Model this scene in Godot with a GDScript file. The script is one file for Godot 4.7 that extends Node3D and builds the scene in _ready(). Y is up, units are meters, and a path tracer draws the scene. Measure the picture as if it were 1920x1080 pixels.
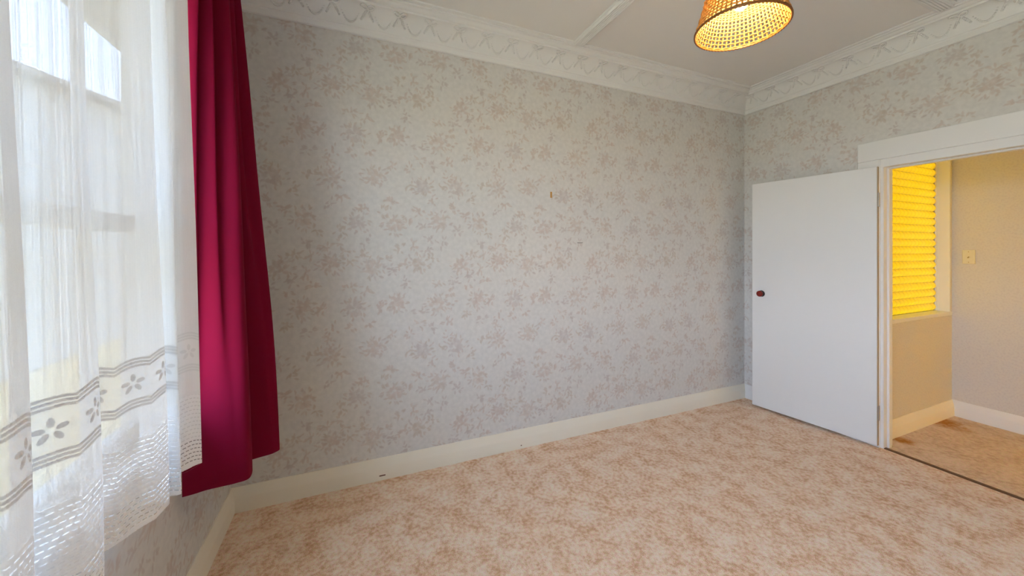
extends Node3D
# ---------------------------------------------------------------- measures (metres)
const XL := -0.605      # window wall
const XR := 3.506       # door wall
const ZB := -2.472      # far papered wall
const ZF := 1.46        # wall behind the camera
const HC := 2.902       # ceiling
const PITCH := 0.187    # one bow of the cornice to the next

var names := {}
var M := {}

# ---------------------------------------------------------------- node helpers
func numbered(called: String) -> String:
	var n: int = names.get(called, 0)
	names[called] = n + 1
	return called if n == 0 else "%s_%03d" % [called, n]

func tag(o: Node3D, label: String, category: String, group := "") -> Node3D:
	o.set_meta("label", label)
	o.set_meta("category", category)
	if group != "":
		o.set_meta("group", group)
	return o

func root_at(called: String, at := Vector3.ZERO, turn := 0.0) -> Node3D:
	var o := Node3D.new()
	o.name = numbered(called)
	o.position = at
	o.rotation.y = turn
	add_child(o)
	return o

func structure(o: Node3D, label: String, category: String) -> Node3D:
	o.set_meta("kind", "structure")
	return tag(o, label, category)

func put(called: String, mesh: Mesh, m: Material, parent: Node3D = self, at := Vector3.ZERO) -> MeshInstance3D:
	var o := MeshInstance3D.new()
	o.name = numbered(called) if parent == self else called
	o.mesh = mesh
	o.material_override = m
	o.position = at
	parent.add_child(o, true)
	return o

# ---------------------------------------------------------------- mesh helpers
func begin() -> SurfaceTool:
	var st := SurfaceTool.new()
	st.begin(Mesh.PRIMITIVE_TRIANGLES)
	return st

func tri(st: SurfaceTool, a: Vector3, b: Vector3, c: Vector3, out: Vector3) -> void:
	var n := (b - a).cross(c - a)
	if n.length_squared() < 1e-18:
		return
	n = n.normalized()
	var flip := n.dot(out) > 0.0
	if not flip:
		n = -n
	for p in ([a, c, b] if flip else [a, b, c]):
		st.set_normal(n)
		st.add_vertex(p)

func quad(st: SurfaceTool, a: Vector3, b: Vector3, c: Vector3, d: Vector3, out: Vector3) -> void:
	tri(st, a, b, c, out)
	tri(st, a, c, d, out)

# a box with chamfered edges, from corner lo to corner hi
func add_box(st: SurfaceTool, lo: Vector3, hi: Vector3, b := 0.0) -> void:
	var c := (lo + hi) * 0.5
	var h := (hi - lo) * 0.5
	b = minf(b, 0.45 * minf(h.x, minf(h.y, h.z)))
	for ax in 3:
		var u := (ax + 1) % 3
		var w := (ax + 2) % 3
		for s in [-1.0, 1.0]:
			var q := []
			for k in [[-1, -1], [1, -1], [1, 1], [-1, 1]]:
				var p := Vector3.ZERO
				p[ax] = s * h[ax]
				p[u] = k[0] * (h[u] - b)
				p[w] = k[1] * (h[w] - b)
				q.append(c + p)
			var o := Vector3.ZERO
			o[ax] = s
			quad(st, q[0], q[1], q[2], q[3], o)
			if b > 0.0:
				for s2 in [-1.0, 1.0]:          # the edge between face ax,s and face u,s2
					var e := []
					for k in [-1.0, 1.0]:
						var p1 := Vector3.ZERO
						p1[ax] = s * h[ax]
						p1[u] = s2 * (h[u] - b)
						p1[w] = k * (h[w] - b)
						var p2 := p1
						p2[ax] = s * (h[ax] - b)
						p2[u] = s2 * h[u]
						e.append(c + p1)
						e.append(c + p2)
					var oo := Vector3.ZERO
					oo[ax] = s
					oo[u] = s2
					quad(st, e[0], e[1], e[3], e[2], oo)
	if b > 0.0:
		for sx in [-1.0, 1.0]:
			for sy in [-1.0, 1.0]:
				for sz in [-1.0, 1.0]:
					var s3 := Vector3(sx, sy, sz)
					var p := []
					for ax in 3:
						var r := Vector3(h.x - b, h.y - b, h.z - b)
						r[ax] = h[ax]
						p.append(c + r * s3)
					tri(st, p[0], p[1], p[2], s3)

func box_mesh(lo: Vector3, hi: Vector3, b := 0.0) -> ArrayMesh:
	var st := begin()
	add_box(st, lo, hi, b)
	return st.commit()

# profile (x = out of the wall, y = height) swept along local x from a to b; ends cut square or mitred (the end moves by mitre * x)
func profile_mesh(pts: PackedVector2Array, a: float, b: float, ma := 0.0, mb := 0.0) -> ArrayMesh:
	var st := begin()
	var n := pts.size()
	var nor := []
	for i in n - 1:
		var d := pts[i + 1] - pts[i]
		nor.append(Vector2(d.y, -d.x).normalized())
	for i in n - 1:
		var n0: Vector2 = nor[i]
		var n1: Vector2 = nor[i]
		if i > 0 and nor[i - 1].dot(nor[i]) > 0.86:
			n0 = (nor[i - 1] + nor[i]).normalized()
		if i < n - 2 and nor[i + 1].dot(nor[i]) > 0.86:
			n1 = (nor[i + 1] + nor[i]).normalized()
		var p := pts[i]
		var q := pts[i + 1]
		var v := [Vector3(a + ma * p.x, p.y, p.x), Vector3(b + mb * p.x, p.y, p.x), Vector3(b + mb * q.x, q.y, q.x), Vector3(a + ma * q.x, q.y, q.x)]
		var nn := [Vector3(0, n0.y, n0.x), Vector3(0, n0.y, n0.x), Vector3(0, n1.y, n1.x), Vector3(0, n1.y, n1.x)]
		var g: Vector3 = (v[1] - v[0]).cross(v[2] - v[0])
		var order := [0, 2, 1, 0, 3, 2] if g.dot(nn[0] + nn[2]) > 0.0 else [0, 1, 2, 0, 2, 3]
		for k in order:
			st.set_normal(nn[k])
			st.add_vertex(v[k])
	for e in [[a, ma, -1.0], [b, mb, 1.0]]:              # end caps
		var idx := Geometry2D.triangulate_polygon(pts)
		for k in range(0, idx.size(), 3):
			var t := []
			for j in 3:
				var p := pts[idx[k + j]]
				t.append(Vector3(e[0] + e[1] * p.x, p.y, p.x))
			tri(st, t[0], t[1], t[2], Vector3(e[2], 0, 0))
	return st.commit()

func add_tube(st: SurfaceTool, pts: Array, r: float, sides := 6, closed := false, flat := 1.0) -> void:
	var n := pts.size()
	var rings := []
	var up := Vector3.UP
	for i in n:
		var a: Vector3 = pts[(i - 1 + n) % n] if closed or i > 0 else pts[i]
		var b: Vector3 = pts[(i + 1) % n] if closed or i < n - 1 else pts[i]
		var d := (b - a).normalized()
		var ref := up if absf(d.dot(up)) < 0.9 else Vector3.RIGHT
		var s := d.cross(ref).normalized()
		var w := s.cross(d).normalized()
		var ring := []
		for k in sides:
			var t := TAU * k / sides
			ring.append([pts[i] + s * cos(t) * r * flat + w * sin(t) * r, (s * cos(t) / flat + w * sin(t)).normalized()])
		rings.append(ring)
	for i in (n if closed else n - 1):
		var j := (i + 1) % n
		for k in sides:
			var l := (k + 1) % sides
			var v := [rings[i][k], rings[j][k], rings[j][l], rings[i][l]]
			var g: Vector3 = (v[1][0] - v[0][0]).cross(v[2][0] - v[0][0])
			for q in ([0, 2, 1, 0, 3, 2] if g.dot(v[0][1] + v[2][1]) > 0.0 else [0, 1, 2, 0, 2, 3]):
				st.set_normal(v[q][1])
				st.add_vertex(v[q][0])
	if not closed:
		for e in [0, n - 1]:
			var o: Vector3 = pts[e] - pts[1 if e == 0 else n - 2]
			for k in range(1, sides - 1):
				tri(st, rings[e][0][0], rings[e][k][0], rings[e][k + 1][0], o)

# lathe round the y axis; profile of (radius, height) points
func add_lathe(st: SurfaceTool, pts: PackedVector2Array, seg: int, xf := Transform3D()) -> void:
	var n := pts.size()
	var nor := []
	for i in n - 1:
		var d := pts[i + 1] - pts[i]
		nor.append(Vector2(d.y, -d.x).normalized())
	for i in n - 1:
		var n0: Vector2 = nor[i]
		var n1: Vector2 = nor[i]
		if i > 0 and nor[i - 1].dot(nor[i]) > 0.7:
			n0 = (nor[i - 1] + nor[i]).normalized()
		if i < n - 2 and nor[i + 1].dot(nor[i]) > 0.7:
			n1 = (nor[i + 1] + nor[i]).normalized()
		for k in seg:
			var a := TAU * k / seg
			var b := TAU * (k + 1) / seg
			var v := []
			for e in [[a, i, n0], [b, i, n0], [b, i + 1, n1], [a, i + 1, n1]]:
				var p: Vector2 = pts[e[1]]
				var m: Vector2 = e[2]
				v.append([xf * Vector3(p.x * cos(e[0]), p.y, p.x * sin(e[0])), xf.basis * Vector3(m.x * cos(e[0]), m.y, m.x * sin(e[0]))])
			var g: Vector3 = (v[2][0] - v[0][0]).cross(v[3][0] - v[1][0])
			for q in ([0, 2, 1, 0, 3, 2] if g.dot(v[0][1] + v[2][1]) > 0.0 else [0, 1, 2, 0, 2, 3]):
				var qq: int = q
				st.set_normal(v[qq][1])
				st.add_vertex(v[qq][0])

func add_bead(st: SurfaceTool, c: Vector3, r: float) -> void:
	var pts := PackedVector2Array()
	for i in 5:
		var t := -PI / 2 + PI * i / 4.0
		pts.append(Vector2(maxf(r * cos(t), 0.00001), r * sin(t)))
	add_lathe(st, pts, 6, Transform3D(Basis(), c))

# cloth: rows of points [row][column]; a single sheet, or a sheet of some thickness
func cloth_mesh(rows: Array, uvs: Array, thick := 0.0) -> ArrayMesh:
	var st := begin()
	var nr := rows.size()
	var nc: int = rows[0].size()
	var nor := []
	for i in nr:
		var line := []
		for j in nc:
			var du: Vector3 = rows[i][mini(j + 1, nc - 1)] - rows[i][maxi(j - 1, 0)]
			var dv: Vector3 = rows[mini(i + 1, nr - 1)][j] - rows[maxi(i - 1, 0)][j]
			line.append(du.cross(dv).normalized())
		nor.append(line)
	for side in ([1.0, -1.0] if thick > 0.0 else [1.0]):
		for i in nr - 1:
			for j in nc - 1:
				var c := [[i, j], [i, j + 1], [i + 1, j + 1], [i + 1, j]]
				for q in ([0, 2, 1, 0, 3, 2] if side > 0.0 else [0, 1, 2, 0, 2, 3]):
					var e: Array = c[q]
					var m: Vector3 = nor[e[0]][e[1]] * side
					st.set_normal(m)
					st.set_uv(uvs[e[0]][e[1]])
					st.add_vertex(rows[e[0]][e[1]] + m * thick * 0.5)
	if thick > 0.0:
		var rim := []
		for j in nc:
			rim.append([0, j])
		for i in range(1, nr):
			rim.append([i, nc - 1])
		for j in range(nc - 2, -1, -1):
			rim.append([nr - 1, j])
		for i in range(nr - 2, 0, -1):
			rim.append([i, 0])
		var mid: Vector3 = rows[nr / 2][nc / 2]
		for k in rim.size():
			var a: Array = rim[k]
			var b: Array = rim[(k + 1) % rim.size()]
			var pa: Vector3 = rows[a[0]][a[1]]
			var pb: Vector3 = rows[b[0]][b[1]]
			var na: Vector3 = nor[a[0]][a[1]] * thick * 0.5
			var nb: Vector3 = nor[b[0]][b[1]] * thick * 0.5
			st.set_uv(Vector2.ZERO)
			quad(st, pa + na, pb + nb, pb - nb, pa - na, (pa + pb) * 0.5 - mid)
	return st.commit()

func spline(ctrl: Array, n: int) -> Array:               # Catmull-Rom through Vector2 points, n samples
	var c := PackedVector2Array(ctrl)
	var out := []
	var m := c.size()
	for k in n:
		var t := float(k) / (n - 1) * (m - 1)
		var i := mini(int(t), m - 2)
		var u := t - i
		out.append(c[i].cubic_interpolate(c[i + 1], c[maxi(i - 1, 0)], c[mini(i + 2, m - 1)], u))
	return out

# ---------------------------------------------------------------- materials
func mat(c: Color, rough := 0.6, spec := 0.5) -> StandardMaterial3D:   # c: linear base colour
	var m := StandardMaterial3D.new()
	m.albedo_color = c.linear_to_srgb()
	m.roughness = rough
	m.metallic_specular = spec
	return m

func noise_tex(freq: float, size: int, seed_: int, octaves := 4, type := FastNoiseLite.TYPE_SIMPLEX_SMOOTH) -> Image:
	var f := FastNoiseLite.new()
	f.noise_type = type
	f.seed = seed_
	f.frequency = freq
	f.fractal_octaves = octaves
	return f.get_seamless_image(size, size)

func relief(m: StandardMaterial3D, im: Image, cm: float) -> void:
	m.heightmap_enabled = true
	m.heightmap_texture = ImageTexture.create_from_image(im)
	m.heightmap_scale = cm

func triplanar(m: StandardMaterial3D, period: float, world := true) -> void:
	m.uv1_triplanar = true
	m.uv1_world_triplanar = world
	m.uv1_triplanar_sharpness = 8.0
	m.uv1_scale = Vector3.ONE / period

func stamp(im: Image, at: Vector2, half: Vector2, turn: float, c: Color, a: float) -> void:    # one pointed leaf or petal, wrapped at the edges
	var s := im.get_width()
	var r := maxf(half.x, half.y)
	var ct := cos(turn)
	var sn := sin(turn)
	for y in range(int(at.y - r), int(at.y + r) + 1):
		for x in range(int(at.x - r), int(at.x + r) + 1):
			var d := Vector2(x - at.x, y - at.y)
			var u := (d.x * ct + d.y * sn) / half.x
			var v := (-d.x * sn + d.y * ct) / half.y
			var w := absf(v) + 0.0
			var e := 1.0 - u * u
			if e <= 0.0 or w > e:
				continue
			var k := clampf((e - w) * 1.6, 0.0, 1.0) * a
			var px := posmod(x, s)
			var py := posmod(y, s)
			im.set_pixel(px, py, im.get_pixel(px, py).lerp(c, k))

func wallpaper_image() -> Image:                          # faded bunches of flowers and sprigs, 1.06 m square
	var n := 1280
	var im := Image.create(n, n, false, Image.FORMAT_RGB8)
	var base := Color(0.862, 0.848, 0.830)
	im.fill(base)
	var rng := RandomNumberGenerator.new()
	rng.seed = 41
	var inks := [Color(0.808, 0.748, 0.713), Color(0.803, 0.754, 0.710), Color(0.794, 0.753, 0.733), Color(0.816, 0.762, 0.724)]
	var px := n / 1.06                                      # pixels in a metre
	var spots := []
	for r in 4:
		for c in 4:
			spots.append([Vector2((c + 0.5 * (r % 2) + rng.randf_range(-0.1, 0.1)) * 0.265, (r + rng.randf_range(-0.12, 0.12)) * 0.265) * px, true])
	var tries := 0
	var small := 0
	while small < 62 and tries < 4000:
		tries += 1
		var p := Vector2(rng.randf() * n, rng.randf() * n)
		var ok := true
		for s in spots:
			var d: Vector2 = (p - s[0]).abs()
			d = Vector2(minf(d.x, n - d.x), minf(d.y, n - d.y))
			if d.length() < (0.088 if s[1] else 0.062) * px:
				ok = false
				break
		if ok:
			spots.append([p, false])
			small += 1
	for s in spots:
		var at: Vector2 = s[0]
		var ink: Color = inks[rng.randi() % 4]
		if s[1]:
			for k in 30:                                       # petals of a full bloom
				var a := rng.randf() * TAU
				var r := sqrt(rng.randf()) * 0.042 * px
				stamp(im, at + Vector2(cos(a), sin(a)) * r, Vector2(rng.randf_range(0.014, 0.024), rng.randf_range(0.009, 0.014)) * px, a + rng.randf_range(-1.0, 1.0), ink.lerp(base, rng.randf_range(0.0, 0.55)), 0.75)
			for k in 24:                                       # leaves round it
				var a := TAU * k / 24.0 + rng.randf_range(-0.25, 0.25)
				var r := rng.randf_range(0.045, 0.085) * px
				stamp(im, at + Vector2(cos(a), sin(a) * 0.9) * r, Vector2(rng.randf_range(0.013, 0.021), rng.randf_range(0.006, 0.010)) * px, a + rng.randf_range(-0.8, 0.8), inks[rng.randi() % 4].lerp(base, rng.randf_range(0.0, 0.4)), 0.8)
		else:
			var turn := rng.randf() * TAU
			for k in rng.randi_range(9, 14):
				var a := turn + rng.randf_range(-1.2, 1.2) + (PI if k % 3 == 0 else 0.0)
				var r := rng.randf_range(0.006, 0.042) * px
				stamp(im, at + Vector2(cos(a), sin(a)) * r, Vector2(rng.randf_range(0.012, 0.019), rng.randf_range(0.006, 0.010)) * px, a + rng.randf_range(-0.7, 0.7), ink.lerp(base, rng.randf_range(0.0, 0.35)), 0.8)
	var g := noise_tex(0.02, n, 5, 3)
	var b := im.get_data()
	var gd := g.get_data()
	var ch := gd.size() / (n * n)
	for i in n * n:                                          # paper grain and fading, in blotches
		var k := 1.0 + (gd[i * ch] - 128) / 128.0 * 0.03
		for c in 3:
			b[i * 3 + c] = clampi(int(b[i * 3 + c] * k), 0, 255)
	return Image.create_from_data(n, n, false, Image.FORMAT_RGB8, b)

func carpet_image(n: int, pale: Color, tan_: Color, dark: Color, stain := Color(0, 0, 0, 0)) -> Image:
	var fine := noise_tex(0.26, n, 11, 3).get_data()
	var mid := noise_tex(0.034, n, 12, 5).get_data()
	var wide := noise_tex(0.006, n, 13, 3).get_data()
	var ch := fine.size() / (n * n)
	var hue := noise_tex(0.05, n, 14, 4).get_data()
	var out := PackedByteArray()
	out.resize(n * n * 3)
	var rng := RandomNumberGenerator.new()
	rng.seed = 19
	for i in n * n:
		var f := fine[i * ch] / 255.0
		var t := mid[i * ch] / 255.0
		var w := wide[i * ch] / 255.0
		var k := clampf((t - 0.5) * 1.1 + (f - 0.5) * 1.9 + (w - 0.5) * 0.9 + 0.40, 0.0, 1.0)
		var c := pale.lerp(tan_, clampf(k * 1.6, 0, 1)).lerp(dark, clampf((k - 0.62) * 1.9, 0, 1))
		var hu := (hue[i * ch] / 255.0 - 0.5) * 0.10          # pinker and greener tufts
		c = Color(c.r + hu * 0.3, c.g - hu * 0.5, c.b + hu * 0.4)
		if stain.a > 0.0:                                     # spills near the skirting and by the door post
			var at := Vector2(i % n, i / n) * (1.3 / n)
			for e in [[Vector2(0.608, 1.146), 0.11], [Vector2(1.184, 1.160), 0.06]]:
				var d := absf(at.x - e[0].x)
				var g := absf(at.y - e[0].y)
				var r: float = Vector2(minf(d, 1.3 - d), minf(g, 1.3 - g)).length() / (e[1] * (0.6 + w * 0.9))
				c = c.lerp(stain, clampf(1.25 - r - (t - 0.5) * 1.2, 0, 1) * 0.8)
		var s := 0.90 + f * 0.20 + rng.randf_range(-0.07, 0.07)
		out[i * 3] = clampi(int(c.r * s * 255), 0, 255)
		out[i * 3 + 1] = clampi(int(c.g * s * 255), 0, 255)
		out[i * 3 + 2] = clampi(int(c.b * s * 255), 0, 255)
	return Image.create_from_data(n, n, false, Image.FORMAT_RGB8, out)

# net: 0.64 m wide, 1.92 m high; weave, a lace band and rows of drawn-thread eyelets towards the hem
func net_image() -> Image:
	var w := 640
	var h := 1920
	var rng := RandomNumberGenerator.new()
	rng.seed = 7
	var col := PackedFloat32Array()
	for x in w:
		col.append(rng.randf_range(-0.07, 0.07))
	var b := PackedByteArray()
	b.resize(w * h * 4)
	for y in h:                                              # y = 0 is the top; 1 mm a pixel
		var up := (h - y) * 0.001
		for x in w:
			var lace := false                                   # thick twisted yarn, greyer than the net
			var wave := 0.010 * absf(sin(x * TAU / 160.0)) + 0.006 * sin(x * TAU / 320.0)
			var q := up - wave
			var a := 0.955 + 0.3 * col[x] + (0.015 if (x + y) % 3 == 0 else -0.015) + rng.randf_range(-0.03, 0.02)
			if q > 0.315 and q < 0.445:                        # lace band between two stripes
				var e := minf(q - 0.315, 0.445 - q)
				if e < 0.026:
					lace = int(e * 1000) % 9 < 6
					a = 1.0 if lace else 0.95
				else:
					a = 0.95
					var u := fposmod(x / 80.0, 1.0) - 0.5
					var v := (q - 0.38) / 0.040
					var leaf := Vector2(u * 80.0, v * 40.0)
					for k in 5:
						var t := TAU * k / 5.0 + 0.3
						var d := (leaf - Vector2(cos(t) * 17.0, sin(t) * 15.0)).rotated(-t)
						if (d / Vector2(10.0, 5.5)).length() < 1.0:
							a = 1.0
							lace = true
					if leaf.length() < 5.0:
						a = 0.93
						lace = false
			elif q < 0.235:
				var row := fposmod(q * 1000.0, 13.0)
				a = 0.975
				if row < 3.0 and posmod(x + int(q * 1000.0 / 13.0) * 5, 13) < 9 and q > 0.006:
					a = 0.30 if q < 0.085 else 0.80
				elif row > 6.0 and row < 7.6 and q > 0.006:
					a = 0.94
			elif q < 0.245:
				a = 0.93
			if up < 0.008 + wave * 0.7 - 0.004:
				a = 0.0 if up < wave * 0.55 else 0.95
			var i := (y * w + x) * 4
			var yarn := 234 if lace else 250
			b[i] = yarn
			b[i + 1] = yarn
			b[i + 2] = yarn
			b[i + 3] = int(clampf(a, 0, 1) * 255)
	return Image.create_from_data(w, h, false, Image.FORMAT_RGBA8, b)

func make_materials() -> void:
	var paper := mat(Color.WHITE, 0.75, 0.35)
	paper.albedo_texture = ImageTexture.create_from_image(wallpaper_image())
	triplanar(paper, 1.06)
	M.paper = paper
	var hallpaper := mat(Color.WHITE, 0.7, 0.35)
	var hn := noise_tex(0.05, 512, 21, 4)
	var hg := Image.create(512, 512, false, Image.FORMAT_RGB8)
	for y in 512:
		for x in 512:
			var k := hn.get_pixel(x, y).r
			hg.set_pixel(x, y, Color(0.86, 0.84, 0.815).lerp(Color(0.835, 0.812, 0.79), clampf((k - 0.45) * 3.0, 0, 1)))
	hallpaper.albedo_texture = ImageTexture.create_from_image(hg)
	triplanar(hallpaper, 0.5)
	M.hallpaper = hallpaper
	var carpet := mat(Color.WHITE, 0.95, 0.1)
	carpet.albedo_texture = ImageTexture.create_from_image(carpet_image(1536, Color(0.985, 0.905, 0.825), Color(0.915, 0.765, 0.63), Color(0.77, 0.56, 0.40)))
	triplanar(carpet, 1.55)
	relief(carpet, noise_tex(0.22, 1024, 31, 2), 0.25)
	M.carpet = carpet
	var hallcarpet := mat(Color.WHITE, 0.95, 0.1)
	hallcarpet.albedo_texture = ImageTexture.create_from_image(carpet_image(1024, Color(0.89, 0.82, 0.755), Color(0.83, 0.735, 0.65), Color(0.71, 0.595, 0.51), Color(0.66, 0.43, 0.19)))
	triplanar(hallcarpet, 1.3)
	M.hallcarpet = hallcarpet
	var gloss := noise_tex(0.01, 512, 3, 3)
	M.white = mat(Color(0.83, 0.82, 0.795), 0.4)             # enamel on doors and frames
	M.cream = mat(Color(0.88, 0.82, 0.69), 0.4)              # older enamel on the skirting
	M.plaster = mat(Color(0.84, 0.83, 0.805), 0.7, 0.3)
	triplanar(M.plaster, 0.8)
	relief(M.plaster, gloss, 0.05)
	M.ceiling = mat(Color(0.82, 0.79, 0.75), 0.8, 0.3)
	M.core = mat(Color(0.45, 0.42, 0.38), 0.9)
	M.edge = mat(Color(0.47, 0.36, 0.22), 0.6)               # bare timber of door edge
	M.steel = mat(Color(0.42, 0.38, 0.33), 0.4)
	M.steel.metallic = 0.8
	M.dark = mat(Color(0.03, 0.022, 0.018), 0.4)
	M.red_knob = mat(Color(0.20, 0.008, 0.006), 0.15)
	M.strip = mat(Color(0.13, 0.055, 0.02), 0.5)
	M.bar = mat(Color(0.10, 0.055, 0.012), 0.5)
	M.scuff = mat(Color(0.16, 0.07, 0.04), 0.8)
	M.spot = mat(Color(0.55, 0.28, 0.07), 0.8)
	M.graze = mat(Color(0.22, 0.20, 0.19), 0.8)
	M.switch_plate = mat(Color(0.78, 0.72, 0.52), 0.35)
	var red := mat(Color(0.190, 0.0030, 0.024), 0.8, 0.2)
	red.rim_enabled = true
	red.rim = 0.2
	red.rim_tint = 1.0
	var weave := noise_tex(0.3, 512, 51, 2)
	triplanar(red, 0.12, false)
	relief(red, weave, 0.02)
	M.red = red
	var net := mat(Color.WHITE, 0.9, 0.1)
	net.albedo_texture = ImageTexture.create_from_image(net_image())
	net.transparency = BaseMaterial3D.TRANSPARENCY_ALPHA
	net.cull_mode = BaseMaterial3D.CULL_DISABLED
	net.backlight_enabled = true
	net.backlight = Color(0.225, 0.23, 0.235)
	M.net = net
	var pane := mat(Color(0.9, 0.95, 0.95), 0.02)
	pane.albedo_color.a = 0.06
	pane.transparency = BaseMaterial3D.TRANSPARENCY_ALPHA
	M.pane = pane
	var amber := mat(Color(0.75, 0.46, 0.02), 0.12)
	amber.backlight_enabled = true
	amber.backlight = Color(0.53, 0.42, 0.02)
	amber.cull_mode = BaseMaterial3D.CULL_DISABLED
	M.amber = amber
	var cane := mat(Color(0.40, 0.27, 0.085), 0.45)
	cane.backlight_enabled = true
	cane.backlight = Color(0.75, 0.60, 0.3)
	M.cane = cane
	M.cane_dark = mat(Color(0.30, 0.11, 0.02), 0.4)
	var bulb := mat(Color.WHITE, 0.3)
	bulb.emission_enabled = true
	bulb.emission = Color(1.0, 0.94, 0.80)
	bulb.emission_energy_multiplier = 1.3
	M.bulb = bulb
	M.brass = mat(Color(0.5, 0.36, 0.14), 0.35)
	M.brass.metallic = 0.9
	M.flex = mat(Color(0.6, 0.58, 0.52), 0.5)
	M.board = mat(Color(0.66, 0.65, 0.62), 0.7)
	M.roofing = mat(Color(0.30, 0.29, 0.28), 0.8)
	M.lawn = mat(Color(0.17, 0.18, 0.13), 0.95)

# ---------------------------------------------------------------- ready
func _ready() -> void:
	setup_view()
	make_materials()
	shell()
	cornices()
	skirtings()
	bedroom_window()
	bedroom_door()
	hall()
	outdoors()
	red_curtain()
	net_curtain()
	pendant()
	marks()

func setup_view() -> void:
	var f := 704.09
	var cam := Camera3D.new()
	cam.name = "camera"
	cam.position = Vector3(0, 1.42, 0)
	cam.rotation.y = -0.402328
	cam.projection = Camera3D.PROJECTION_FRUSTUM
	cam.near = 0.05
	cam.far = 200.0
	cam.keep_aspect = Camera3D.KEEP_HEIGHT
	cam.size = cam.near * 1080.0 / f
	cam.frustum_offset = Vector2(0, cam.near * (469.78 - 540.0) / f)
	add_child(cam)
	cam.current = true
	var sky := ProceduralSkyMaterial.new()
	sky.sky_top_color = Color(0.67, 0.79, 0.95)
	sky.sky_horizon_color = Color(0.87, 0.915, 0.965)
	sky.ground_horizon_color = Color(0.70, 0.70, 0.68)
	sky.ground_bottom_color = Color(0.55, 0.55, 0.52)
	sky.sun_angle_max = 1.0
	sky.energy_multiplier = 1.0
	var env := Environment.new()
	env.background_mode = Environment.BG_SKY
	env.sky = Sky.new()
	env.sky.sky_material = sky
	env.background_energy_multiplier = 18.0
	env.tonemap_mode = Environment.TONE_MAPPER_LINEAR
	env.tonemap_exposure = 0.97
	env.sdfgi_enabled = true
	env.ssao_enabled = true
	env.ssil_enabled = true
	var we := WorldEnvironment.new()
	we.name = "environment"
	we.environment = env
	add_child(we)
	var sun := DirectionalLight3D.new()
	sun.name = "sun"
	sun.light_color = Color(1.0, 0.95, 0.87)
	sun.light_energy = 48.0
	sun.light_angular_distance = 0.6
	sun.shadow_enabled = true
	sun.look_at_from_position(Vector3(0.03, 0.45, 0.85), Vector3.ZERO)
	add_child(sun)

# ---------------------------------------------------------------- the room
func shell() -> void:
	var st := begin()
	add_box(st, Vector3(XL - 0.15, -0.12, ZB - 0.13), Vector3(XR, 0.0, ZF + 0.13))
	structure(put("floor", st.commit(), M.carpet), "mottled tan and brown carpet of the bedroom", "floor")
	st = begin()
	add_box(st, Vector3(XL - 0.15, HC, ZB - 0.13), Vector3(4.92, HC + 0.15, 2.15))
	structure(put("ceiling", st.commit(), M.ceiling), "plain off-white plaster ceiling", "ceiling")
	structure(put("wall_back", box_mesh(Vector3(XL - 0.15, 0, ZB - 0.13), Vector3(XR + 0.114, HC, ZB)), M.paper), "long wall with faded floral wallpaper", "wall")
	structure(put("wall_front", box_mesh(Vector3(XL - 0.15, 0, ZF), Vector3(XR, HC, ZF + 0.13)), M.paper), "papered wall facing the long floral wall", "wall")
	st = begin()                                            # window wall round its opening
	var w0 := -1.80
	var w1 := 1.16
	add_box(st, Vector3(XL - 0.15, 0, ZB), Vector3(XL, HC, w0))
	add_box(st, Vector3(XL - 0.15, 0, w1), Vector3(XL, HC, ZF))
	add_box(st, Vector3(XL - 0.15, 0, w0), Vector3(XL, 0.76, w1))
	add_box(st, Vector3(XL - 0.15, 2.44, w0), Vector3(XL, HC, w1))
	structure(put("wall_left", st.commit(), M.paper), "papered wall under and beside the window", "wall")
	st = begin()                                            # door wall round its opening
	add_box(st, Vector3(XR, 0, ZB), Vector3(XR + 0.114, HC, -1.452))
	add_box(st, Vector3(XR, 0, -0.60), Vector3(XR + 0.114, HC, 2.0))
	add_box(st, Vector3(XR, 2.078, -1.452), Vector3(XR + 0.114, HC, -0.60))
	structure(put("wall_right", st.commit(), M.paper), "papered wall with the open doorway", "wall")

func cove(t: float, lift := 0.0) -> Vector2:               # (out of the wall, height) on the hollow of the cornice
	var a := t * PI / 2
	return Vector2(0.118 - (0.088 - lift) * cos(a), 2.772 + (0.090 - lift) * sin(a))

func on_cove(s: float, t: float, lift := 0.0) -> Vector3:
	var p := cove(t, lift)
	return Vector3(s, p.y, p.x)

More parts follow.
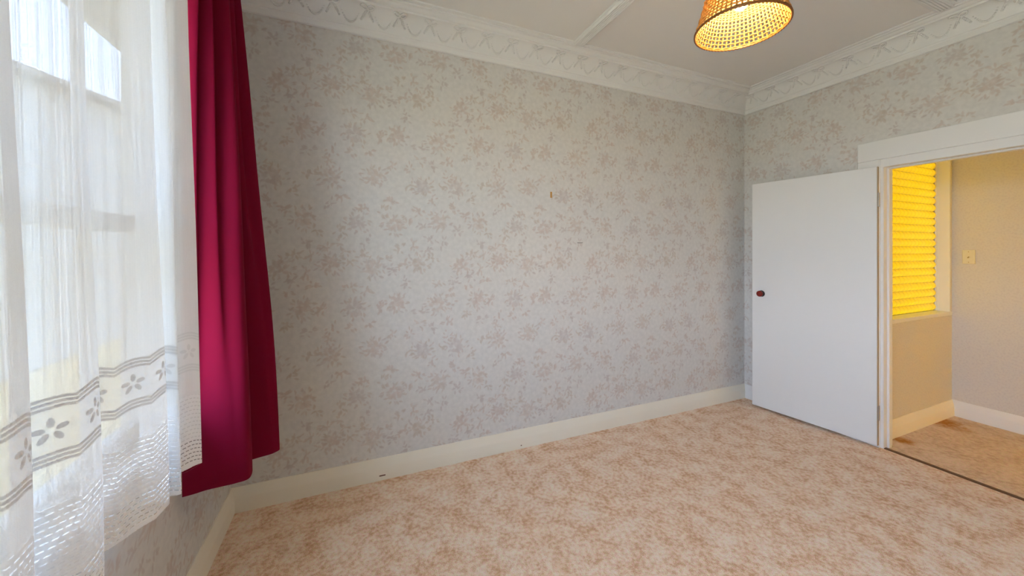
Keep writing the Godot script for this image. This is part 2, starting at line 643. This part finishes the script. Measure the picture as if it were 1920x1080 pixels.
func cornices() -> void:
	var pr := PackedVector2Array([Vector2(-0.002, 2.729), Vector2(0.014, 2.729), Vector2(0.018, 2.733), Vector2(0.018, 2.758), Vector2(0.022, 2.764), Vector2(0.029, 2.767)])
	for i in 15:
		pr.append(cove(i / 14.0))
	pr.append_array([Vector2(0.127, 2.862), Vector2(0.129, 2.864), Vector2(0.129, 2.874), Vector2(0.140, 2.875), Vector2(0.152, 2.880), Vector2(0.160, 2.886), Vector2(0.176, 2.887), Vector2(0.178, 2.889), Vector2(0.178, 2.8945), Vector2(0.203, 2.8945), Vector2(0.205, 2.897), Vector2(0.205, 2.904), Vector2(-0.002, 2.904)])
	# bow: two loops, a knot, and two beaded tails
	var bow := begin()
	for s in [-1.0, 1.0]:
		var loop := []
		for k in 12:
			var a := TAU * k / 12.0
			loop.append(on_cove(s * (0.019 + 0.017 * cos(a)), 0.80 + 0.115 * sin(a) + 0.05 * (1 + cos(a)), 0.0042))
		add_tube(bow, loop, 0.0058, 5, true)
		for k in 6:
			var u := k / 5.0
			add_bead(bow, on_cove(s * (0.007 + 0.026 * u), 0.66 - 0.36 * u, 0.0035), 0.0074 - 0.0010 * u)
		add_tube(bow, [on_cove(s * 0.004, 0.72, 0.001), on_cove(s * 0.012, 0.55, 0.001), on_cove(s * 0.013, 0.42, 0.0005)], 0.0025, 5)
	add_bead(bow, on_cove(0, 0.77, 0.004), 0.0085)
	var bow_mesh := bow.commit()
	# swag: a string of beads hung from one bow to the next
	var swag := begin()
	for k in 15:
		var u := k / 14.0
		var dip := 1.0 - pow(2.0 * u - 1.0, 2.0)
		add_bead(swag, on_cove(0.046 + (PITCH - 0.092) * u, 0.48 - 0.38 * dip, 0.0026), 0.0038 + 0.0024 * dip)
	var swag_mesh := swag.commit()
	# [name, place, turn, from, to, first bow, mitre at from, at to]
	var lx := XR - XL
	var lz := ZF - ZB
	for d in [["back", Vector3(XL, 0, ZB), 0.0, lx, 0.127, "white plaster cornice with bows and beaded swags over the long wall"], ["right", Vector3(XR, 0, ZB), -PI / 2, lz, 0.120, "white plaster cornice with bows and swags above the doorway"], ["left", Vector3(XL, 0, ZF), PI / 2, lz, -1.0, "white plaster cornice above the window"], ["front", Vector3(XR, 0, ZF), PI, lx, -1.0, "white plaster cornice facing the long floral wall"]]:
		var r := root_at("trim_%d" % (1 + ["back", "right", "left", "front"].find(d[0])), d[1], d[2])
		structure(r, d[5], "cornice")
		put("moulding", profile_mesh(pr, 0, d[3], 1.0, -1.0), M.plaster, r)
		if d[4] > 0.0:
			var s: float = d[4]
			while s < d[3] - 0.06:
				put("bow", bow_mesh, M.plaster, r, Vector3(s, 0, 0))
				if s + PITCH < d[3] - 0.06:
					put("swag", swag_mesh, M.plaster, r, Vector3(s, 0, 0))
				s += PITCH
	# ceiling battens, reeded
	var bp := PackedVector2Array([Vector2(-0.050, 0.001), Vector2(-0.050, -0.006), Vector2(-0.046, -0.008), Vector2(-0.036, -0.008), Vector2(-0.034, -0.016)])
	for k in 5:
		var c := -0.0272 + 0.0136 * k
		for j in 5:
			var a := PI - PI * j / 4.0
			bp.append(Vector2(c + 0.0062 * cos(a), -0.0165 - 0.0055 * sin(a)))
	bp.append_array([Vector2(0.034, -0.016), Vector2(0.036, -0.008), Vector2(0.046, -0.008), Vector2(0.050, -0.006), Vector2(0.050, 0.001)])
	var b1 := put("trim_5", profile_mesh(bp, ZB + 0.19, ZF - 0.19), M.plaster, self, Vector3(1.489, HC, 0))
	b1.rotation.y = -PI / 2
	structure(b1, "white reeded ceiling batten running out from the long wall", "batten")
	var b2 := root_at("trim_6", Vector3(0, HC, -1.066))
	structure(b2, "white reeded ceiling batten ending above the doorway wall", "batten")
	put("strip", profile_mesh(bp, XL + 0.19, 1.489 - 0.050), M.plaster, b2)
	put("strip", profile_mesh(bp, 1.489 + 0.050, XR - 0.19), M.plaster, b2)

func skirtings() -> void:
	var pr := PackedVector2Array([Vector2(0, -0.01), Vector2(0.022, -0.01), Vector2(0.022, 0.076), Vector2(0.0205, 0.080), Vector2(0.007, 0.126), Vector2(0.005, 0.130), Vector2(0, 0.131)])
	M.skirt = pr
	var o := put("baseboard_back", profile_mesh(pr, 0, XR - XL, 1.0, -1.0), M.cream, self, Vector3(XL, 0, ZB))
	structure(o, "cream painted skirting board along the long floral wall", "skirting")
	o = put("baseboard_left", profile_mesh(pr, 0, ZF - ZB, 1.0, -1.0), M.cream, self, Vector3(XL, 0, ZF))
	o.rotation.y = PI / 2
	structure(o, "cream skirting board under the window", "skirting")
	o = put("baseboard_right", profile_mesh(pr, 0, -1.576 - ZB, 1.0, 0.0), M.white, self, Vector3(XR, 0, ZB))
	o.rotation.y = -PI / 2
	structure(o, "short white skirting board behind the open door", "skirting")
	o = put("baseboard_front", profile_mesh(pr, 0, XR - XL, 1.0, -1.0), M.cream, self, Vector3(XR, 0, ZF))
	o.rotation.y = PI
	structure(o, "cream skirting board facing the long floral wall", "skirting")

func bedroom_window() -> void:
	var w := root_at("window_1", Vector3(XL, 0, -0.32))
	structure(w, "wide white sash window partly behind the net curtain", "window")
	var h := 1.48                                            # half width
	var st := begin()
	add_box(st, Vector3(-0.15, 0.76, -h), Vector3(0, 0.80, h), 0.003)
	add_box(st, Vector3(-0.15, 2.40, -h), Vector3(0, 2.44, h), 0.003)
	add_box(st, Vector3(-0.15, 0.80, -h), Vector3(0, 2.40, -h + 0.035), 0.003)
	add_box(st, Vector3(-0.15, 0.80, h - 0.035), Vector3(0, 2.40, h), 0.003)
	for z in [-0.48, 0.48]:
		add_box(st, Vector3(-0.15, 0.80, z - 0.035), Vector3(-0.02, 2.40, z + 0.035), 0.003)
	put("frame", st.commit(), M.white, w)
	put("sill", box_mesh(Vector3(0.0, 0.775, -h - 0.06), Vector3(0.040, 0.805, h + 0.06), 0.006), M.white, w)
	put("apron", box_mesh(Vector3(0.0, 0.705, -h - 0.04), Vector3(0.016, 0.775, h + 0.04), 0.004), M.white, w)
	st = begin()
	add_box(st, Vector3(0.0, 0.805, -h - 0.085), Vector3(0.018, 2.53, -h + 0.005), 0.004)
	add_box(st, Vector3(0.0, 0.805, h - 0.005), Vector3(0.018, 2.53, h + 0.085), 0.004)
	add_box(st, Vector3(0.0, 2.435, -h + 0.005), Vector3(0.018, 2.53, h - 0.005), 0.004)
	put("architrave", st.commit(), M.white, w)
	for s in [[-h + 0.035, -0.515], [-0.445, 0.445], [0.515, h - 0.035]]:
		var a: float = s[0]
		var b: float = s[1]
		for v in [[0.80, 1.53, -0.075], [1.48, 2.40, -0.115]]:
			var x: float = v[2]
			var f := begin()
			add_box(f, Vector3(x, v[0], a), Vector3(x + 0.036, v[1], a + 0.045), 0.003)
			add_box(f, Vector3(x, v[0], b - 0.045), Vector3(x + 0.036, v[1], b), 0.003)
			add_box(f, Vector3(x, v[0], a + 0.045), Vector3(x + 0.036, v[0] + 0.055, b - 0.045), 0.003)
			add_box(f, Vector3(x, v[1] - 0.05, a + 0.045), Vector3(x + 0.036, v[1], b - 0.045), 0.003)
			var sash := put("sash", f.commit(), M.white, w)
			var g := begin()
			quad(g, Vector3(x + 0.018, v[0] + 0.05, a + 0.04), Vector3(x + 0.018, v[0] + 0.05, b - 0.04), Vector3(x + 0.018, v[1] - 0.045, b - 0.04), Vector3(x + 0.018, v[1] - 0.045, a + 0.04), Vector3.RIGHT)
			put("pane", g.commit(), M.pane, sash)

func bedroom_door() -> void:
	# architrave and lining
	var fr := root_at("trim_7", Vector3(XR, 0, 0))
	structure(fr, "white door frame and flat architrave round the doorway", "door frame")
	put("side_architrave", box_mesh(Vector3(-0.018, 0.0, -1.577), Vector3(0, 2.075, -1.449), 0.003), M.white, fr)
	put("side_architrave", box_mesh(Vector3(-0.018, 0.0, -0.603), Vector3(0, 2.075, -0.475), 0.003), M.white, fr)
	put("head_architrave", box_mesh(Vector3(-0.019, 2.075, -1.578), Vector3(0, 2.213, -0.474), 0.003), M.white, fr)
	var st := begin()
	add_box(st, Vector3(-0.004, 0, -1.452), Vector3(0.118, 2.020, -1.432), 0.002)
	add_box(st, Vector3(-0.004, 0, -0.620), Vector3(0.118, 2.020, -0.600), 0.002)
	put("jamb", st.commit(), M.white, fr)
	put("head_lining", box_mesh(Vector3(-0.006, 2.018, -1.452), Vector3(0.118, 2.078, -0.600), 0.002), M.white, fr)
	st = begin()
	add_box(st, Vector3(0.040, 0, -1.432), Vector3(0.078, 2.006, -1.419), 0.002)
	add_box(st, Vector3(0.040, 0, -0.633), Vector3(0.078, 2.006, -0.620), 0.002)
	add_box(st, Vector3(0.040, 2.006, -1.432), Vector3(0.078, 2.018, -0.620), 0.002)
	put("door_stop", st.commit(), M.white, fr)
	# leaf, folded back almost flat against the wall; local x runs from hinge to free edge, local z towards the room
	var d := root_at("door_1", Vector3(3.462, 0, -1.449), atan2(0.991, -0.126))
	structure(d, "flush white door folded back beside the doorway", "door")
	put("panel", box_mesh(Vector3(0.004, 0.020, 0.0), Vector3(0.851, 2.022, 0.030), 0.002), M.white, d)
	put("hinge_edge", box_mesh(Vector3(0.0, 0.020, 0.001), Vector3(0.004, 2.022, 0.029), 0.001), M.edge, d)
	for side in [-1.0, 1.0]:                                # -1 faces the room, +1 the wall behind
		var xf := Transform3D(Basis(Vector3.RIGHT, PI / 2 * side), Vector3(0.772, 1.036, 0.0 if side < 0 else 0.030))
		var k := 1.0 if side < 0 else 0.5
		st = begin()
		add_lathe(st, PackedVector2Array([Vector2(0.0285, 0.0), Vector2(0.027, 0.0035), Vector2(0.022, 0.005), Vector2(0.010, 0.0052), Vector2(0.009, 0.016 * k)]), 24, xf)
		var rose := put("rose", st.commit(), M.dark, d)
		st = begin()
		add_lathe(st, PackedVector2Array([Vector2(0.009, 0.012 * k), Vector2(0.020, 0.017 * k), Vector2(0.026, 0.026 * k), Vector2(0.026, 0.035 * k), Vector2(0.021, 0.043 * k), Vector2(0.012, 0.047 * k), Vector2(0.0001, 0.048 * k)]), 28, xf)
		put("knob", st.commit(), M.red_knob, rose).set_meta("label", "glossy dark red door knob")
	for y in [1.785, 0.255]:
		st = begin()
		for k in 5:
			var y0: float = y - 0.05 + 0.02 * k
			add_lathe(st, PackedVector2Array([Vector2(0.0001, y0 + 0.0005), Vector2(0.0055, y0 + 0.0005), Vector2(0.0055, y0 + 0.0190), Vector2(0.0001, y0 + 0.0190)]), 12, Transform3D(Basis(), Vector3(-0.006, 0, -0.003)))
		add_box(st, Vector3(-0.0045, y - 0.05, -0.002), Vector3(-0.0004, y + 0.05, 0.026), 0.0005)
		put("hinge", st.commit(), M.steel, d)
	var t := put("door_strip", box_mesh(Vector3(XR - 0.004, -0.005, -1.432), Vector3(XR + 0.022, 0.007, -0.620), 0.003), M.strip)
	tag(t, "narrow dark brown strip on the floor across the doorway", "threshold")

# ---------------------------------------------------------------- the hall
func hall() -> void:
	var x0 := XR + 0.114
	var x1 := 4.785
	var z0 := -1.503
	var z1 := 2.0
	structure(put("floor", box_mesh(Vector3(XR, -0.12, z0 - 0.15), Vector3(x1 + 0.12, -0.002, z1 + 0.15)), M.hallcarpet), "worn grey-tan carpet of the hall with brown stains", "floor")
	structure(put("wall_hall_far", box_mesh(Vector3(x1, 0, z0 - 0.12), Vector3(x1 + 0.12, HC, z1)), M.hallpaper), "pale hall wall that carries the switch", "wall")
	var st := begin()
	var a := 3.74
	var b := 4.748
	var y0 := 0.885
	var y1 := 2.45
	add_box(st, Vector3(x0, 0, z0 - 0.12), Vector3(x1, y0, z0))
	add_box(st, Vector3(x0, y1, z0 - 0.12), Vector3(x1, HC, z0))
	add_box(st, Vector3(x0, y0, z0 - 0.12), Vector3(a, y1, z0))
	add_box(st, Vector3(b, y0, z0 - 0.12), Vector3(x1, y1, z0))
	structure(put("wall_hall_end", st.commit(), M.hallpaper), "hall wall below the amber glass window", "wall")
	var o := put("baseboard_hall_end", profile_mesh(M.skirt, 0, x1 - x0, 0.0, -1.0), M.cream, self, Vector3(x0, 0, z0))
	structure(o, "cream skirting board under the amber window", "skirting")
	o = put("baseboard_hall_far", profile_mesh(M.skirt, 0, z1 - z0, 1.0, 0.0), M.white, self, Vector3(x1, 0, z0))
	o.rotation.y = -PI / 2
	structure(o, "white skirting board of the hall wall with the switch", "skirting")
	# amber window: strips of moulded glass in a white reveal
	var w := root_at("window_2", Vector3(0, 0, z0))
	structure(w, "tall amber window of moulded glass strips", "window")
	st = begin()
	add_box(st, Vector3(b - 0.012, y0, -0.12), Vector3(b, y1, 0.004), 0.001)
	add_box(st, Vector3(a, y0, -0.12), Vector3(a + 0.012, y1, 0.004), 0.001)
	add_box(st, Vector3(a + 0.012, y1 - 0.012, -0.12), Vector3(b - 0.012, y1, 0.004), 0.001)
	put("lining", st.commit(), M.white, w)
	put("sill", box_mesh(Vector3(a, y0 - 0.022, -0.12), Vector3(b + 0.006, y0 + 0.008, 0.012), 0.003), M.white, w)
	st = begin()
	add_box(st, Vector3(b - 0.026, y0 + 0.008, -0.085), Vector3(b - 0.012, y1 - 0.012, -0.074), 0.001)
	add_box(st, Vector3(a + 0.012, y0 + 0.008, -0.085), Vector3(a + 0.026, y1 - 0.012, -0.074), 0.001)
	put("channel", st.commit(), M.white, w)
	st = begin()
	add_box(st, Vector3(b - 0.030, y0 + 0.008, -0.112), Vector3(b - 0.012, y1 - 0.012, -0.0855))
	add_box(st, Vector3(a + 0.012, y0 + 0.008, -0.112), Vector3(a + 0.030, y1 - 0.012, -0.0855))
	put("gasket", st.commit(), M.dark, w)
	var cell := (b - a - 0.050) / 16.0
	var rh := 0.0620
	var cols := 16
	var rows_ := []
	var uvs := []
	var left := -cols * cell * 0.5
	for i in 9:
		var v := i / 8.0
		var line := []
		var ul := []
		for j in cols * 8 + 1:
			var u := j / 8.0
			var out := 0.018 * pow(sin(PI * (0.04 + 0.92 * v)), 0.7) + 0.016 * pow(fposmod(u + 0.25 * v, 1.0), 2.0) * (1.0 - pow(fposmod(u + 0.25 * v, 1.0), 6.0)) * sin(PI * v)
			line.append(Vector3(left + u * cell, v * (rh + 0.002), out))
			ul.append(Vector2(u, v))
		rows_.append(line)
		uvs.append(ul)
	var strip_mesh := cloth_mesh(rows_, uvs)
	var bar_mesh := box_mesh(Vector3(left, -0.0022, -0.002), Vector3(-left, 0.0022, 0.006), 0.001)
	var y := y0 + 0.010
	while y + rh < y1 - 0.01:
		put("glass_strip", strip_mesh, M.amber, w, Vector3((a + b) * 0.5, y, -0.095))
		put("glazing_bar", bar_mesh, M.bar, w, Vector3((a + b) * 0.5, y, -0.095))
		y += rh
	# the same glass beside the front entrance, out of view
	var fw := begin()
	add_box(fw, Vector3(XR, 0, z1), Vector3(x1 + 0.12, 0.203, z1 + 0.12))
	add_box(fw, Vector3(XR, y1, z1), Vector3(x1 + 0.12, HC, z1 + 0.12))
	add_box(fw, Vector3(XR, 0.203, z1), Vector3(a, y1, z1 + 0.12))
	add_box(fw, Vector3(b, 0.203, z1), Vector3(x1 + 0.12, y1, z1 + 0.12))
	structure(put("wall_hall_front", fw.commit(), M.hallpaper), "pale wall closing the hall", "wall")
	var w3 := root_at("window_3", Vector3(0, 0, z1))
	structure(w3, "amber glass window facing the hall's other amber window", "window")
	var f3 := begin()
	add_box(f3, Vector3(a, 0.203, 0.03), Vector3(a + 0.075, y1, 0.09), 0.002)
	add_box(f3, Vector3(b - 0.075, 0.203, 0.03), Vector3(b, y1, 0.09), 0.002)
	add_box(f3, Vector3(a + 0.075, y1 - 0.06, 0.03), Vector3(b - 0.075, y1, 0.09), 0.002)
	add_box(f3, Vector3(a + 0.075, 0.203, 0.03), Vector3(b - 0.075, 0.240, 0.09), 0.002)
	put("frame", f3.commit(), M.white, w3)
	y = 0.205
	while y + rh < y1 + 0.01:
		var gs := put("glass_strip", strip_mesh, M.amber, w3, Vector3((a + b) * 0.5, y, 0.06))
		gs.rotation.y = PI
		y += rh
	# switch
	var s := root_at("light_switch", Vector3(x1, 1.366, -1.404), -PI / 2)
	tag(s, "cream switch plate on the hall wall beside the amber window", "switch")
	put("plate", box_mesh(Vector3(-0.036, -0.059, 0.0), Vector3(0.036, 0.059, 0.012), 0.004), M.switch_plate, s)
	st = begin()
	add_lathe(st, PackedVector2Array([Vector2(0.009, 0.011), Vector2(0.008, 0.014), Vector2(0.0045, 0.0145)]), 16, Transform3D(Basis(Vector3.RIGHT, PI / 2), Vector3.ZERO))
	put("collar", st.commit(), M.switch_plate, s)
	st = begin()
	add_tube(st, [Vector3(0, 0, 0.012), Vector3(0, -0.004, 0.020), Vector3(0, -0.008, 0.026)], 0.0035, 8)
	put("toggle", st.commit(), M.brass, s)
	for yy in [-0.043, 0.043]:
		st = begin()
		add_lathe(st, PackedVector2Array([Vector2(0.0035, 0.0115), Vector2(0.003, 0.0132), Vector2(0.0001, 0.0135)]), 10, Transform3D(Basis(Vector3.RIGHT, PI / 2), Vector3(0, yy, 0)))
		put("screw", st.commit(), M.brass, s)

# ---------------------------------------------------------------- outdoors
func outdoors() -> void:
	structure(put("ground", box_mesh(Vector3(-40, -0.75, -40), Vector3(40, -0.45, 40)), M.lawn), "dull green ground outside the house", "ground")
	var e := root_at("trim_8", Vector3(XL - 0.15, 0, 0))
	structure(e, "pale boarded eave above the window outside", "eave")
	put("soffit", box_mesh(Vector3(-0.55, 2.70, -4.0), Vector3(0, 2.73, 2.2), 0.002), M.board, e)
	put("gutter", box_mesh(Vector3(-0.60, 2.67, -4.0), Vector3(-0.55, 2.80, 2.2), 0.01), M.white, e)
	# neighbour's house: boarded gable wall and roof
	var n := root_at("neighbour_house", Vector3(-4.6, -0.45, -8.5))
	tag(n, "pale boarded house seen dimly through the net curtain", "building")
	var bot := 0.0
	while bot < 3.6:
		put("weatherboard", box_mesh(Vector3(-0.03, bot, -6.5), Vector3(0.0 + 0.012 * (1 if int(bot / 0.2) % 2 == 0 else 0), bot + 0.2, 7.5)), M.board, n)
		bot += 0.2
	var st := begin()
	var ridge := Vector3(0, 5.3, -5.0)
	for sx in [0.0, -0.1]:
		tri(st, Vector3(sx, 3.6, -6.5), Vector3(sx, 3.6, 7.5), Vector3(sx, ridge.y, ridge.z), Vector3(1 if sx == 0.0 else -1, 0, 0))
	put("gable", st.commit(), M.board, n)
	st = begin()
	quad(st, Vector3(0.3, 3.55, 7.8), Vector3(-5, 3.55, 7.8), Vector3(-5, 5.35, -5.0), Vector3(0.3, 5.35, -5.0), Vector3.UP)
	quad(st, Vector3(0.3, 3.47, 7.8), Vector3(-5, 3.47, 7.8), Vector3(-5, 5.27, -5.0), Vector3(0.3, 5.27, -5.0), Vector3.DOWN)
	quad(st, Vector3(0.3, 3.47, 7.8), Vector3(0.3, 3.55, 7.8), Vector3(0.3, 5.35, -5.0), Vector3(0.3, 5.27, -5.0), Vector3.RIGHT)
	put("roof", st.commit(), M.roofing, n)

# ---------------------------------------------------------------- curtains
func drape(top: Array, bottom: Array, n: int, rows_n: int, y_top: float, y_bot: float, ease_pow: float, ripple := 0.0) -> Array:
	var a := spline(top, n)
	var b := spline(bottom, n)
	var rows := []
	for i in rows_n:
		var v := float(i) / (rows_n - 1)
		var t := pow(v, ease_pow)
		t = t * t * (3.0 - 2.0 * t) * 0.5 + t * 0.5
		var line := []
		for j in n:
			var p: Vector2 = a[j].lerp(b[j], t)
			var y := lerpf(y_top, y_bot, v)
			p += Vector2(sin(y * 5.0 + j * 0.09), cos(y * 4.0 + j * 0.07)) * ripple
			line.append(Vector3(p.x, y, p.y))
		rows.append(line)
	return rows

func lengths(row: Array) -> Array:
	var out := [0.0]
	for j in range(1, row.size()):
		out.append(out[-1] + row[j].distance_to(row[j - 1]))
	return out

func red_curtain() -> void:
	var top := [Vector2(-0.565, -1.70), Vector2(-0.520, -1.725), Vector2(-0.580, -1.77), Vector2(-0.505, -1.795), Vector2(-0.580, -1.85), Vector2(-0.478, -1.88), Vector2(-0.500, -1.925), Vector2(-0.580, -1.97), Vector2(-0.490, -2.02), Vector2(-0.575, -2.08), Vector2(-0.485, -2.13), Vector2(-0.560, -2.19)]
	var bot := [Vector2(-0.585, -1.77), Vector2(-0.550, -1.775), Vector2(-0.515, -1.785), Vector2(-0.470, -1.790), Vector2(-0.425, -1.795), Vector2(-0.385, -1.815), Vector2(-0.395, -1.90), Vector2(-0.445, -1.955), Vector2(-0.390, -1.975), Vector2(-0.325, -1.995), Vector2(-0.320, -2.04), Vector2(-0.470, -2.15)]
	var rows := drape(top, bot, 111, 60, 2.600, 0.500, 0.8, 0.002)
	var r := root_at("red_curtain", Vector3(-0.48, 0.50, -1.95))
	var l := lengths(rows[30])
	var uvs := []
	for i in rows.size():
		var ul := []
		for j in rows[i].size():
			rows[i][j] -= r.position
			ul.append(Vector2(l[j], 2.1 * i / (rows.size() - 1)))
		uvs.append(ul)
	tag(r, "crimson curtain drawn to the end of the window beside the long wall", "curtain")
	put("drape", cloth_mesh(rows, uvs, 0.003), M.red, r)
	var head := drape(top, top, 111, 3, 2.645, 2.600, 1.0)
	for i in 3:
		for j in 111:
			head[i][j] -= r.position
	put("heading", cloth_mesh(head, [uvs[0], uvs[1], uvs[2]], 0.004), M.red, r)
	var c := root_at("curtain_rail", Vector3(XL, 2.662, -1.1))
	tag(c, "white curtain rail on the wall over the window", "curtain rail")
	put("rail", box_mesh(Vector3(0.060, 0.0, -1.12), Vector3(0.080, 0.020, 2.45), 0.002), M.white, c)
	for z in [-1.02, -0.4, 0.4, 1.2, 2.0]:
		put("bracket", box_mesh(Vector3(0.0, -0.004, z - 0.012), Vector3(0.068, 0.024, z + 0.012), 0.003), M.white, c)
	for k in 9:
		put("hook", box_mesh(Vector3(0.066, -0.016, -1.085 + 0.058 * k), Vector3(0.074, 0.004, -1.079 + 0.058 * k), 0.001), M.steel, c)

func net_curtain() -> void:
	# plan from the end beside the red curtain towards the camera's side
	var bot := [Vector2(-0.475, -1.605), Vector2(-0.500, -1.560), Vector2(-0.556, -1.520), Vector2(-0.545, -1.470), Vector2(-0.474, -1.430), Vector2(-0.500, -1.422), Vector2(-0.556, -1.420), Vector2(-0.545, -1.390), Vector2(-0.484, -1.378), Vector2(-0.494, -1.320), Vector2(-0.528, -1.265), Vector2(-0.556, -1.210), Vector2(-0.560, -1.155), Vector2(-0.520, -1.143), Vector2(-0.495, -1.075), Vector2(-0.520, -1.010), Vector2(-0.558, -0.995), Vector2(-0.550, -0.955), Vector2(-0.505, -0.925), Vector2(-0.495, -0.860), Vector2(-0.552, -0.830), Vector2(-0.545, -0.790), Vector2(-0.500, -0.750), Vector2(-0.515, -0.690)]
	var top := []
	for k in bot.size():
		var u := float(k) / (bot.size() - 1)
		var fold: float = (bot[k].x + 0.520) * 0.70                   # the same folds, shallower at the wire
		top.append(Vector2(-0.556 + fold, lerpf(bot[k].y, lerpf(-1.66, -0.66, u), 0.35)))
	var rows := drape(top, bot, 301, 72, 2.570, 0.690, 1.0, 0.0015)
	var r := root_at("net_curtain", Vector3(-0.52, 0.69, -1.0))
	var l := lengths(rows[50])
	var uvs := []
	for i in rows.size():
		var ul := []
		for j in rows[i].size():
			rows[i][j] -= r.position
			ul.append(Vector2(l[j] / 0.64, 1.0 - (1.88 * (1.0 - float(i) / (rows.size() - 1))) / 1.92))
		uvs.append(ul)
	tag(r, "sheer white net curtain with a lace band and eyelet hem", "curtain")
	put("net", cloth_mesh(rows, uvs), M.net, r)
	var st := begin()
	add_tube(st, [Vector3(-0.035, 1.885, -0.66), Vector3(-0.035, 1.885, 2.15)], 0.005, 8)
	put("wire", st.commit(), M.white, r)

# ---------------------------------------------------------------- lamp
func pendant() -> void:
	var p := root_at("pendant_lamp", Vector3(1.489, 2.345, -1.066))
	tag(p, "woven cane pendant lamp hanging lit from the ceiling", "lamp")
	var prof := [Vector2(0.172, 0.0), Vector2(0.165, 0.022), Vector2(0.152, 0.060), Vector2(0.141, 0.100), Vector2(0.128, 0.150), Vector2(0.108, 0.195), Vector2(0.070, 0.225)]
	var fine := spline(prof, 40)
	var st := begin()
	var n := 58
	for k in n:                                             # stakes
		var a := TAU * k / n
		var pts := []
		for q in range(0, 40, 3):
			pts.append(Vector3(fine[q].x * cos(a), fine[q].y, fine[q].x * sin(a)))
		add_tube(st, pts, 0.0030, 4, false, 1.5)
	var ring_i := 0
	var s := 0.006
	while s < 0.215:                                       # weavers, in and out of the stakes
		var r := 0.0
		for q in 39:
			if fine[q].y <= s and fine[q + 1].y >= s:
				r = lerpf(fine[q].x, fine[q + 1].x, (s - fine[q].y) / maxf(fine[q + 1].y - fine[q].y, 1e-5))
		var pts := []
		for k in n * 2:
			var a := TAU * k / (n * 2)
			var rr := r + 0.0030 * (0.0 if k % 2 == 1 else (1.0 if (k / 2 + ring_i) % 2 == 0 else -1.0))
			pts.append(Vector3(rr * cos(a), s, rr * sin(a)))
		add_tube(st, pts, 0.0036 if s < 0.1 else 0.0040, 4, true)
		ring_i += 1
		s += 0.0150 if s < 0.1 else 0.0095
	var weave := put("shade", st.commit(), M.cane, p)
	weave.set_meta("label", "honey-coloured woven cane shade")
	st = begin()
	for k in 2:
		var pts := []
		for q in 72:
			var a := TAU * q / 72
			pts.append(Vector3((0.173 + 0.002 * sin(a * 36 + PI * k)) * cos(a), 0.0025 * cos(a * 36 + PI * k), (0.173 + 0.002 * sin(a * 36 + PI * k)) * sin(a)))
		add_tube(st, pts, 0.0042, 5, true)
	put("rim", st.commit(), M.cane_dark, weave)
	st = begin()
	add_lathe(st, PackedVector2Array([Vector2(0.0001, 0.075), Vector2(0.012, 0.077), Vector2(0.024, 0.086), Vector2(0.030, 0.102), Vector2(0.028, 0.120), Vector2(0.018, 0.140), Vector2(0.013, 0.155), Vector2(0.013, 0.170)]), 24)
	put("bulb", st.commit(), M.bulb, p)
	st = begin()
	add_lathe(st, PackedVector2Array([Vector2(0.014, 0.165), Vector2(0.020, 0.168), Vector2(0.021, 0.205), Vector2(0.016, 0.235), Vector2(0.008, 0.250), Vector2(0.004, 0.252)]), 20)
	add_lathe(st, PackedVector2Array([Vector2(0.020, 0.218), Vector2(0.072, 0.222), Vector2(0.072, 0.226), Vector2(0.018, 0.229)]), 24)
	put("lampholder", st.commit(), M.brass, p)
	st = begin()
	add_tube(st, [Vector3(0, 0.245, 0), Vector3(0, 0.52, 0)], 0.0035, 8)
	put("flex", st.commit(), M.flex, p)
	st = begin()
	add_lathe(st, PackedVector2Array([Vector2(0.004, 0.502), Vector2(0.020, 0.505), Vector2(0.036, 0.520), Vector2(0.042, 0.540)]), 24)
	put("ceiling_rose", st.commit(), M.white, p)
	var l := OmniLight3D.new()
	l.name = "bulb_light"
	l.light_color = Color(1.0, 0.84, 0.62)
	l.light_energy = 0.38
	l.light_size = 0.028
	l.omni_range = 12.0
	l.omni_attenuation = 2.0
	l.shadow_enabled = true
	l.position = Vector3(0, 0.105, 0)
	p.add_child(l)

# ---------------------------------------------------------------- small marks on the walls and skirting
func marks() -> void:
	var wall: Node3D = get_node("wall_back")
	put("torn_paper", box_mesh(Vector3(1.363, 1.815, ZB), Vector3(1.378, 1.860, ZB + 0.001), 0.0004), M.spot, wall)
	put("graze", box_mesh(Vector3(1.600, 1.478, ZB), Vector3(1.650, 1.483, ZB + 0.001), 0.0004), M.graze, wall)
	var base: Node3D = get_node("baseboard_back")
	put("scuff", box_mesh(Vector3(0.759, 0.026, 0.0218), Vector3(0.795, 0.033, 0.0228), 0.0003), M.scuff, base)
	put("scuff", box_mesh(Vector3(1.716, 0.020, 0.0218), Vector3(1.724, 0.027, 0.0228), 0.0003), M.scuff, base)
